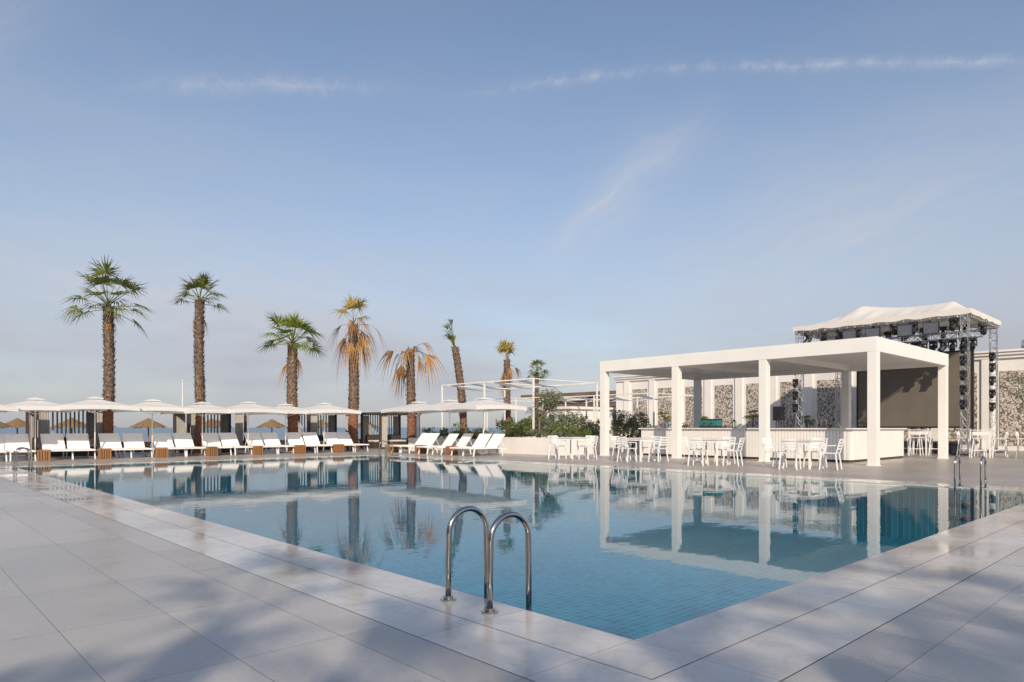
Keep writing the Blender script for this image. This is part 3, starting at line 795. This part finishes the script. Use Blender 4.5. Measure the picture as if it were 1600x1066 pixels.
# ------------------------------------------------------------------ light shade-sail frames
def sailframe(loc, sx, sy, h, label, bays=3, sails=True):
    r = root('shade_frame', label, 'shade structure', 'white shade frames in the garden', loc)
    for i in range(2):
        for j in range(bays + 1):
            a = MB(); x = i * sx; y = j * sy / bays; a.box(x - .035, x + .035, y - .035, y + .035, 0, h); obj('post', a, 'white', r)
    for x in (0, sx): a = MB(); a.box(x - .035, x + .035, -.04, sy + .04, h, h + .06); obj('beam', a, 'white', r)
    for j in range(bays + 1): y = j * sy / bays; a = MB(); a.box(.04, sx - .04, y - .03, y + .03, h + .01, h + .05); obj('crossbeam', a, 'white', r)
    if not sails: return
    for j in range(4):
        yc = sy * (j + .5) / 4; c = MB(); n = 12
        for k in range(n):
            f = lambda t: h - .02 - .22 * math.sin(t * math.pi)
            t0, t1 = k / n, (k + 1) / n
            c.quad((.04 + (sx - .08) * t0, yc - .28, f(t0)), (.04 + (sx - .08) * t1, yc - .28, f(t1)), (.04 + (sx - .08) * t1, yc + .28, f(t1)), (.04 + (sx - .08) * t0, yc + .28, f(t0)))
        c.smooth = True; obj('fabric_sail', c, 'fabric', r)
sailframe((19.5, 20.3, 0), 4.6, 7.0, 3.4, 'white steel shade frame with narrow fabric strips over garden', 2)
sailframe((26.5, 18.5, 0), 4, 8.0, 2.9, 'slim white shade frame behind the bar', 2)
sailframe((29, 28.5, 0), 5, 6.0, 3.1, 'white shade frame beside distant building', 2, False)

# ------------------------------------------------------------------ planters and vegetation
def leaves(mb, c, rad, n, size, rd, flat=.5):
    c = Vector(c)
    for _ in range(n):
        while True:
            p = Vector((rd.uniform(-1, 1), rd.uniform(-1, 1), rd.uniform(-1, 1)))
            if .25 < p.length < 1: break
        q = c + Vector((p.x * rad[0], p.y * rad[1], p.z * rad[2]))
        a = Vector((rd.gauss(0, 1), rd.gauss(0, 1), rd.gauss(0, flat) + .4)).normalized(); b = a.cross(Vector((rd.gauss(0, 1), rd.gauss(0, 1), rd.gauss(0, 1)))).normalized()
        s_ = size * rd.uniform(.6, 1.3)
        mb.quad(q - a * s_, q + b * s_ * .38, q + a * s_, q - b * s_ * .38)
def planter(loc, sx, sy, h, label):
    r = root('planter', label, 'planter', 'white garden planters', loc)
    t = .12; a = MB(); a.box(0, t, 0, sy, 0, h); a.box(sx - t, sx, 0, sy, 0, h); a.box(t, sx - t, 0, t, 0, h); a.box(t, sx - t, sy - t, sy, 0, h); obj('box', a, 'plaster', r)
    a = MB(); a.box(t, sx - t, t, sy - t, 0, h - .06); obj('soil', a, 'soil', r)
planter((17.5, 16.9, 0), 3.2, 3.6, .72, 'white rendered planter box with shrubs and olive tree')
planter((16.9, 21.2, 0), 2.2, 5.5, .62, 'long low white planter with hedge')
planter((28.0, 15.0, 0), 1.2, 12.0, .6, 'long white planter in front of pebble wall')
def shrub(loc, rad, n, label, size=.07, mat='shrub', seed=0, clumps=7):
    rd = random.Random(seed); r = root('shrub', label, 'shrub', 'garden shrubs', loc)
    m = MB(); st = MB()
    for k in range(clumps):
        c = (rd.uniform(-.7, .7) * rad[0], rd.uniform(-.7, .7) * rad[1], rad[2] * rd.uniform(.3, 1.2))
        rr = rd.uniform(.28, .5); leaves(m, c, (rad[0] * rr, rad[1] * rr, rad[2] * rr * .8), n // clumps, size, rd)
        st.tube([(0, 0, 0), (c[0] * .5, c[1] * .5, c[2] * .6), c], [.02, .014, .006], 4)
        for _ in range(3):
            e_ = (c[0] + rd.uniform(-.3, .3), c[1] + rd.uniform(-.3, .3), c[2] + rd.uniform(.05, .35) * rad[2])
            st.tube([c, e_], [.006, .003], 3); leaves(m, e_, (.09, .09, .12), 14, size * .9, rd)
    obj('foliage', m, mat, r); obj('stems', st, 'bark', r)
sh = [((18.2, 17.5, .66), (.5, .5, .22)), ((19.0, 17.5, .66), (.6, .5, .4)), ((20.0, 17.4, .66), (.5, .5, .25)), ((18.3, 18.7, .66), (.55, .6, .35)), ((19.8, 19.0, .66), (.5, .6, .5)),
      ((18.2, 19.8, .66), (.5, .5, .4)), ((17.6, 22.0, .56), (.7, .8, .28)), ((17.9, 23.3, .56), (.8, .8, .4)), ((18.0, 24.6, .56), (.8, .8, .32)), ((18.0, 25.8, .56), (.8, .8, .36)),
      ((22.3, 19.5, 0), (1.0, 1.0, 1.1)), ((23.6, 20.6, 0), (1.1, 1.0, 1.0)), ((22.3, 22.3, 0), (1.2, 1.0, 1.25)), ((24.5, 18.4, 0), (.9, .9, 1.3)), ((23.2, 25.5, 0), (1.4, 1.2, 1.2)), ((25.5, 23.5, 0), (1.2, 1.2, 1.4)),
      ((28.6, 16.0, .55), (.5, .6, .5)), ((28.6, 18.0, .55), (.5, .7, .6)), ((28.6, 20.2, .55), (.5, .7, .5)), ((28.6, 22.5, .55), (.5, .7, .7)), ((28.6, 25, .55), (.5, .8, .6)), ((21.5, 27, 0), (1.3, 1.1, 1.0)), ((27, 29, 0), (1.5, 1.3, 1.3))]
for i, (l, rd_) in enumerate(sh):
    shrub(l, rd_, int(900 * max(.5, rd_[0] * rd_[2] * 1.5)), 'leafy green shrub with uneven crown in the planted garden' if i % 3 else 'grey-green shrub in white planter', seed=50 + i, size=.055 if rd_[0] < .9 else .07, mat='olive' if i % 3 == 0 or i in (10, 13) else 'shrub', clumps=7 if rd_[0] < .9 else 11)
def olive(loc, h, label, seed, spread=1.0, n=2600, mat='olive'):
    rd = random.Random(seed); r = root('olive_tree', label, 'tree', 'olive trees', loc)
    t = MB(); t.smooth = True; lf = MB(); tips = []
    def br(p, d, ln, rad, lv):
        pts = [p]; q = p
        for k in range(4):
            d = (d + Vector((rd.gauss(0, .14), rd.gauss(0, .14), .04))).normalized(); q = q + d * ln / 4; pts.append(q)
        t.tube(pts, [rad * (1 - .12 * i) for i in range(5)], 7, False)
        if lv == 0: tips.append(q); return
        for k in range(3):
            a = rd.uniform(0, 6.28); nd = (d + Vector((math.cos(a), math.sin(a), rd.uniform(-.1, .5))) * .75 * spread).normalized()
            br(pts[rd.choice((3, 4, 4))], nd, ln * .68, rad * .58, lv - 1)
            if lv == 1: tips.append(pts[2])
    br(Vector((0, 0, 0)), Vector((.08, 0, 1)), h * .34, .075, 3)
    obj('trunk', t, 'bark', r)
    for q in tips: leaves(lf, q, (.3 * spread, .3 * spread, .24), n // len(tips), .05, rd)
    obj('crown', lf, mat, r)
olive((19.2, 19.6, .6), 2.9, 'slender olive tree growing from white planter', 4, 1.0, 1900)
olive((22.6, 17.8, 0), 2.6, 'small olive tree beside the bar pergola', 9, .9, 1700)
olive((31.2, 3.35, 0), 3.9, 'olive tree by the wall near the high tables', 12, 1.1, 1300)
olive((25.0, 26.0, 0), 3.3, 'grey-green olive tree under the shade frame', 15, 1.0, 1900)
def pottedpalm(loc, h, seed):
    rd = random.Random(seed); r = root('potted_plant', 'small fan-leaved potted plant in a white pot by wall', 'potted plant', 'potted plants by the wall', loc)
    a = MB(); a.tube([(0, 0, 0), (0, 0, .5)], [.2, .28], 14); obj('pot', a, 'plaster', r)
    a = MB(); a.tube([(0, 0, .45), (.02, 0, h * .6), (0, 0, h * .8)], [.06, .05, .05], 6); obj('stem', a, 'bark', r)
    m = MB()
    for i in range(14): fan(m, (0, 0, h * .75), i * 2.4, rd.uniform(-.1, 1.3), .35, .42, .7, nseg=11, spread=80, rnd=rd)
    obj('foliage', m, 'palmgreen', r)
for i, y in enumerate((15.1, 18.4, 21.9, 24.9)): pottedpalm((36.8, y, 0), 1.9 + .5 * (i % 2), 70 + i)

# ------------------------------------------------------------------ world, sun, camera
W = bpy.data.worlds.new('World'); scene.world = W; W.use_nodes = True; nt = W.node_tree
bg = nt.nodes['Background']; bg.inputs[1].default_value = .138
sky = nt.nodes.new('ShaderNodeTexSky'); sky.sky_type = 'NISHITA'; sky.sun_disc = False; sky.sun_elevation = SUN_EL
sky.sun_rotation = math.atan2(-SUN_DIR.x, -SUN_DIR.y) % (2 * math.pi); sky.air_density = 1.0; sky.dust_density = 1.0; sky.ozone_density = 1.8
tc = nt.nodes.new('ShaderNodeTexCoord'); dirv = tc.outputs['Generated']
sep = nt.nodes.new('ShaderNodeSeparateXYZ'); L(nt, dirv, sep.inputs[0]); z = sep.outputs[2]
col = mixc(nt, 1, sky.outputs[0], (1.02, 1.0, 1.02), 'MULTIPLY')
hz = ramp(nt, z, [(0, (.97,) * 3), (.12, (.88,) * 3), (.27, (.48,) * 3), (.5, (.12,) * 3)])
mp = nt.nodes.new('ShaderNodeMapping'); mp.inputs['Scale'].default_value = (1, 1, 3.8); L(nt, dirv, mp.inputs[0])
hn = noise(nt, mp.outputs[0], 1.9, 6, .58)
hz2 = math_(nt, 'MULTIPLY', hz, ramp(nt, hn, [(.32, (.62,) * 3), (.68, (1.18,) * 3)]), clamp=True)
low = ramp(nt, z, [(.0, (3.25 / 5, 3.3 / 5, 3.7 / 5)), (.16, (3.6 / 5, 3.7 / 5, 4.15 / 5)), (.3, (3.7 / 5, 3.9 / 5, 4.3 / 5))])
col = mixc(nt, hz2, col, mixc(nt, 1, low, (5, 5, 5), 'MULTIPLY'))
def dv(az, el):
    az, el = R(43.15 + az), R(el); return Vector((math.sin(az) * math.cos(el), math.cos(az) * math.cos(el), math.sin(el)))
wisp = noise(nt, dirv, 48, 7, .7)
wob = math_(nt, 'SUBTRACT', noise(nt, dirv, 9, 4), .5)
wob2 = math_(nt, 'SUBTRACT', noise(nt, dirv, 3.2, 3), .5)
def dot(vec):
    n = nt.nodes.new('ShaderNodeVectorMath'); n.operation = 'DOT_PRODUCT'; L(nt, dirv, n.inputs[0]); n.inputs[1].default_value = vec; return n.outputs['Value']
def streak(a, b, width, k, wb=.012, soft=.12, fine=True):
    """one cirrus band along the great circle between two sky directions; fine = puffy trail, else combed feathers"""
    global col
    d1, d2 = dv(*a), dv(*b); n = d1.cross(d2).normalized(); t = (d2 - d1).normalized(); m0 = t.dot((d1 + d2) * .5); hl = (d2 - d1).length / 2
    dn, dt = dot(n), dot(t)
    dnw = math_(nt, 'ADD', dn, math_(nt, 'MULTIPLY', wob, wb))
    fa = math_(nt, 'SUBTRACT', 1, math_(nt, 'DIVIDE', math_(nt, 'ABSOLUTE', dnw), width), clamp=True)
    al = math_(nt, 'ABSOLUTE', math_(nt, 'SUBTRACT', dt, m0))
    fb = math_(nt, 'DIVIDE', math_(nt, 'SUBTRACT', hl, al), soft, clamp=True)
    if fine: w_ = ramp(nt, wisp, [(.40, (.2,) * 3), (.62, (1,) * 3)])
    else:
        cx = nt.nodes.new('ShaderNodeCombineXYZ'); L(nt, math_(nt, 'MULTIPLY', math_(nt, 'ADD', dnw, math_(nt, 'MULTIPLY', wob2, .15)), 30), cx.inputs[0]); L(nt, math_(nt, 'MULTIPLY', dt, 2.4), cx.inputs[1])
        w_ = ramp(nt, noise(nt, cx.outputs[0], 1.4, 7, .6), [(.30, (.15,) * 3), (.70, (1,) * 3)])
    f = math_(nt, 'MULTIPLY', math_(nt, 'MULTIPLY', math_(nt, 'MULTIPLY', fa, fa), fb), math_(nt, 'MULTIPLY', w_, k), clamp=True)
    col = mixc(nt, f, col, (4.4, 4.5, 4.85))
streak((-7, 25.6), (20, 27.0), .018, .46, .02, soft=.2)
streak((12, 27.2), (58, 16.5), .013, .50, .016)
streak((-32, 23.1), (-8, 26.2), .024, .40, .02)
streak((1, 12.5), (18, 25), .07, .80, .05, .16, False)
streak((-50, 20), (-36, 22), .02, .25)
streak((-12, 38), (-28, 30), .05, .35, .05, .1, False)
streak((5, 9), (45, 17), .18, .60, .08, .3, False)
streak((-45, 11), (-2, 7), .16, .75, .08, .25, False)
streak((-44, 18), (-25, 36), .07, .22, .05, .15, False)
L(nt, col, bg.inputs[0])
sd = bpy.data.lights.new('Sun', 'SUN'); sd.energy = 4.3; sd.angle = R(.55); sd.color = (1, .85, .68)
so_ = bpy.data.objects.new('sun_lamp', sd); COL.objects.link(so_)
ld = Vector((SUN_DIR.x * math.cos(SUN_EL), SUN_DIR.y * math.cos(SUN_EL), -math.sin(SUN_EL)))
so_.rotation_euler = ld.to_track_quat('-Z', 'Y').to_euler(); so_.location = (-20, -25, 20)
cd = bpy.data.cameras.new('Camera'); cam = bpy.data.objects.new('Camera', cd); COL.objects.link(cam)
cd.lens = 24; cd.sensor_width = 36; cd.shift_y = .0844; cd.clip_end = 12000; cd.clip_start = .05
cam.location = (-3.008, -2.247, 1.15); cam.rotation_euler = (R(90), 0, R(-43.15)); scene.camera = cam
scene.view_settings.view_transform = 'Standard'; scene.view_settings.look = 'None'; scene.view_settings.exposure = 0
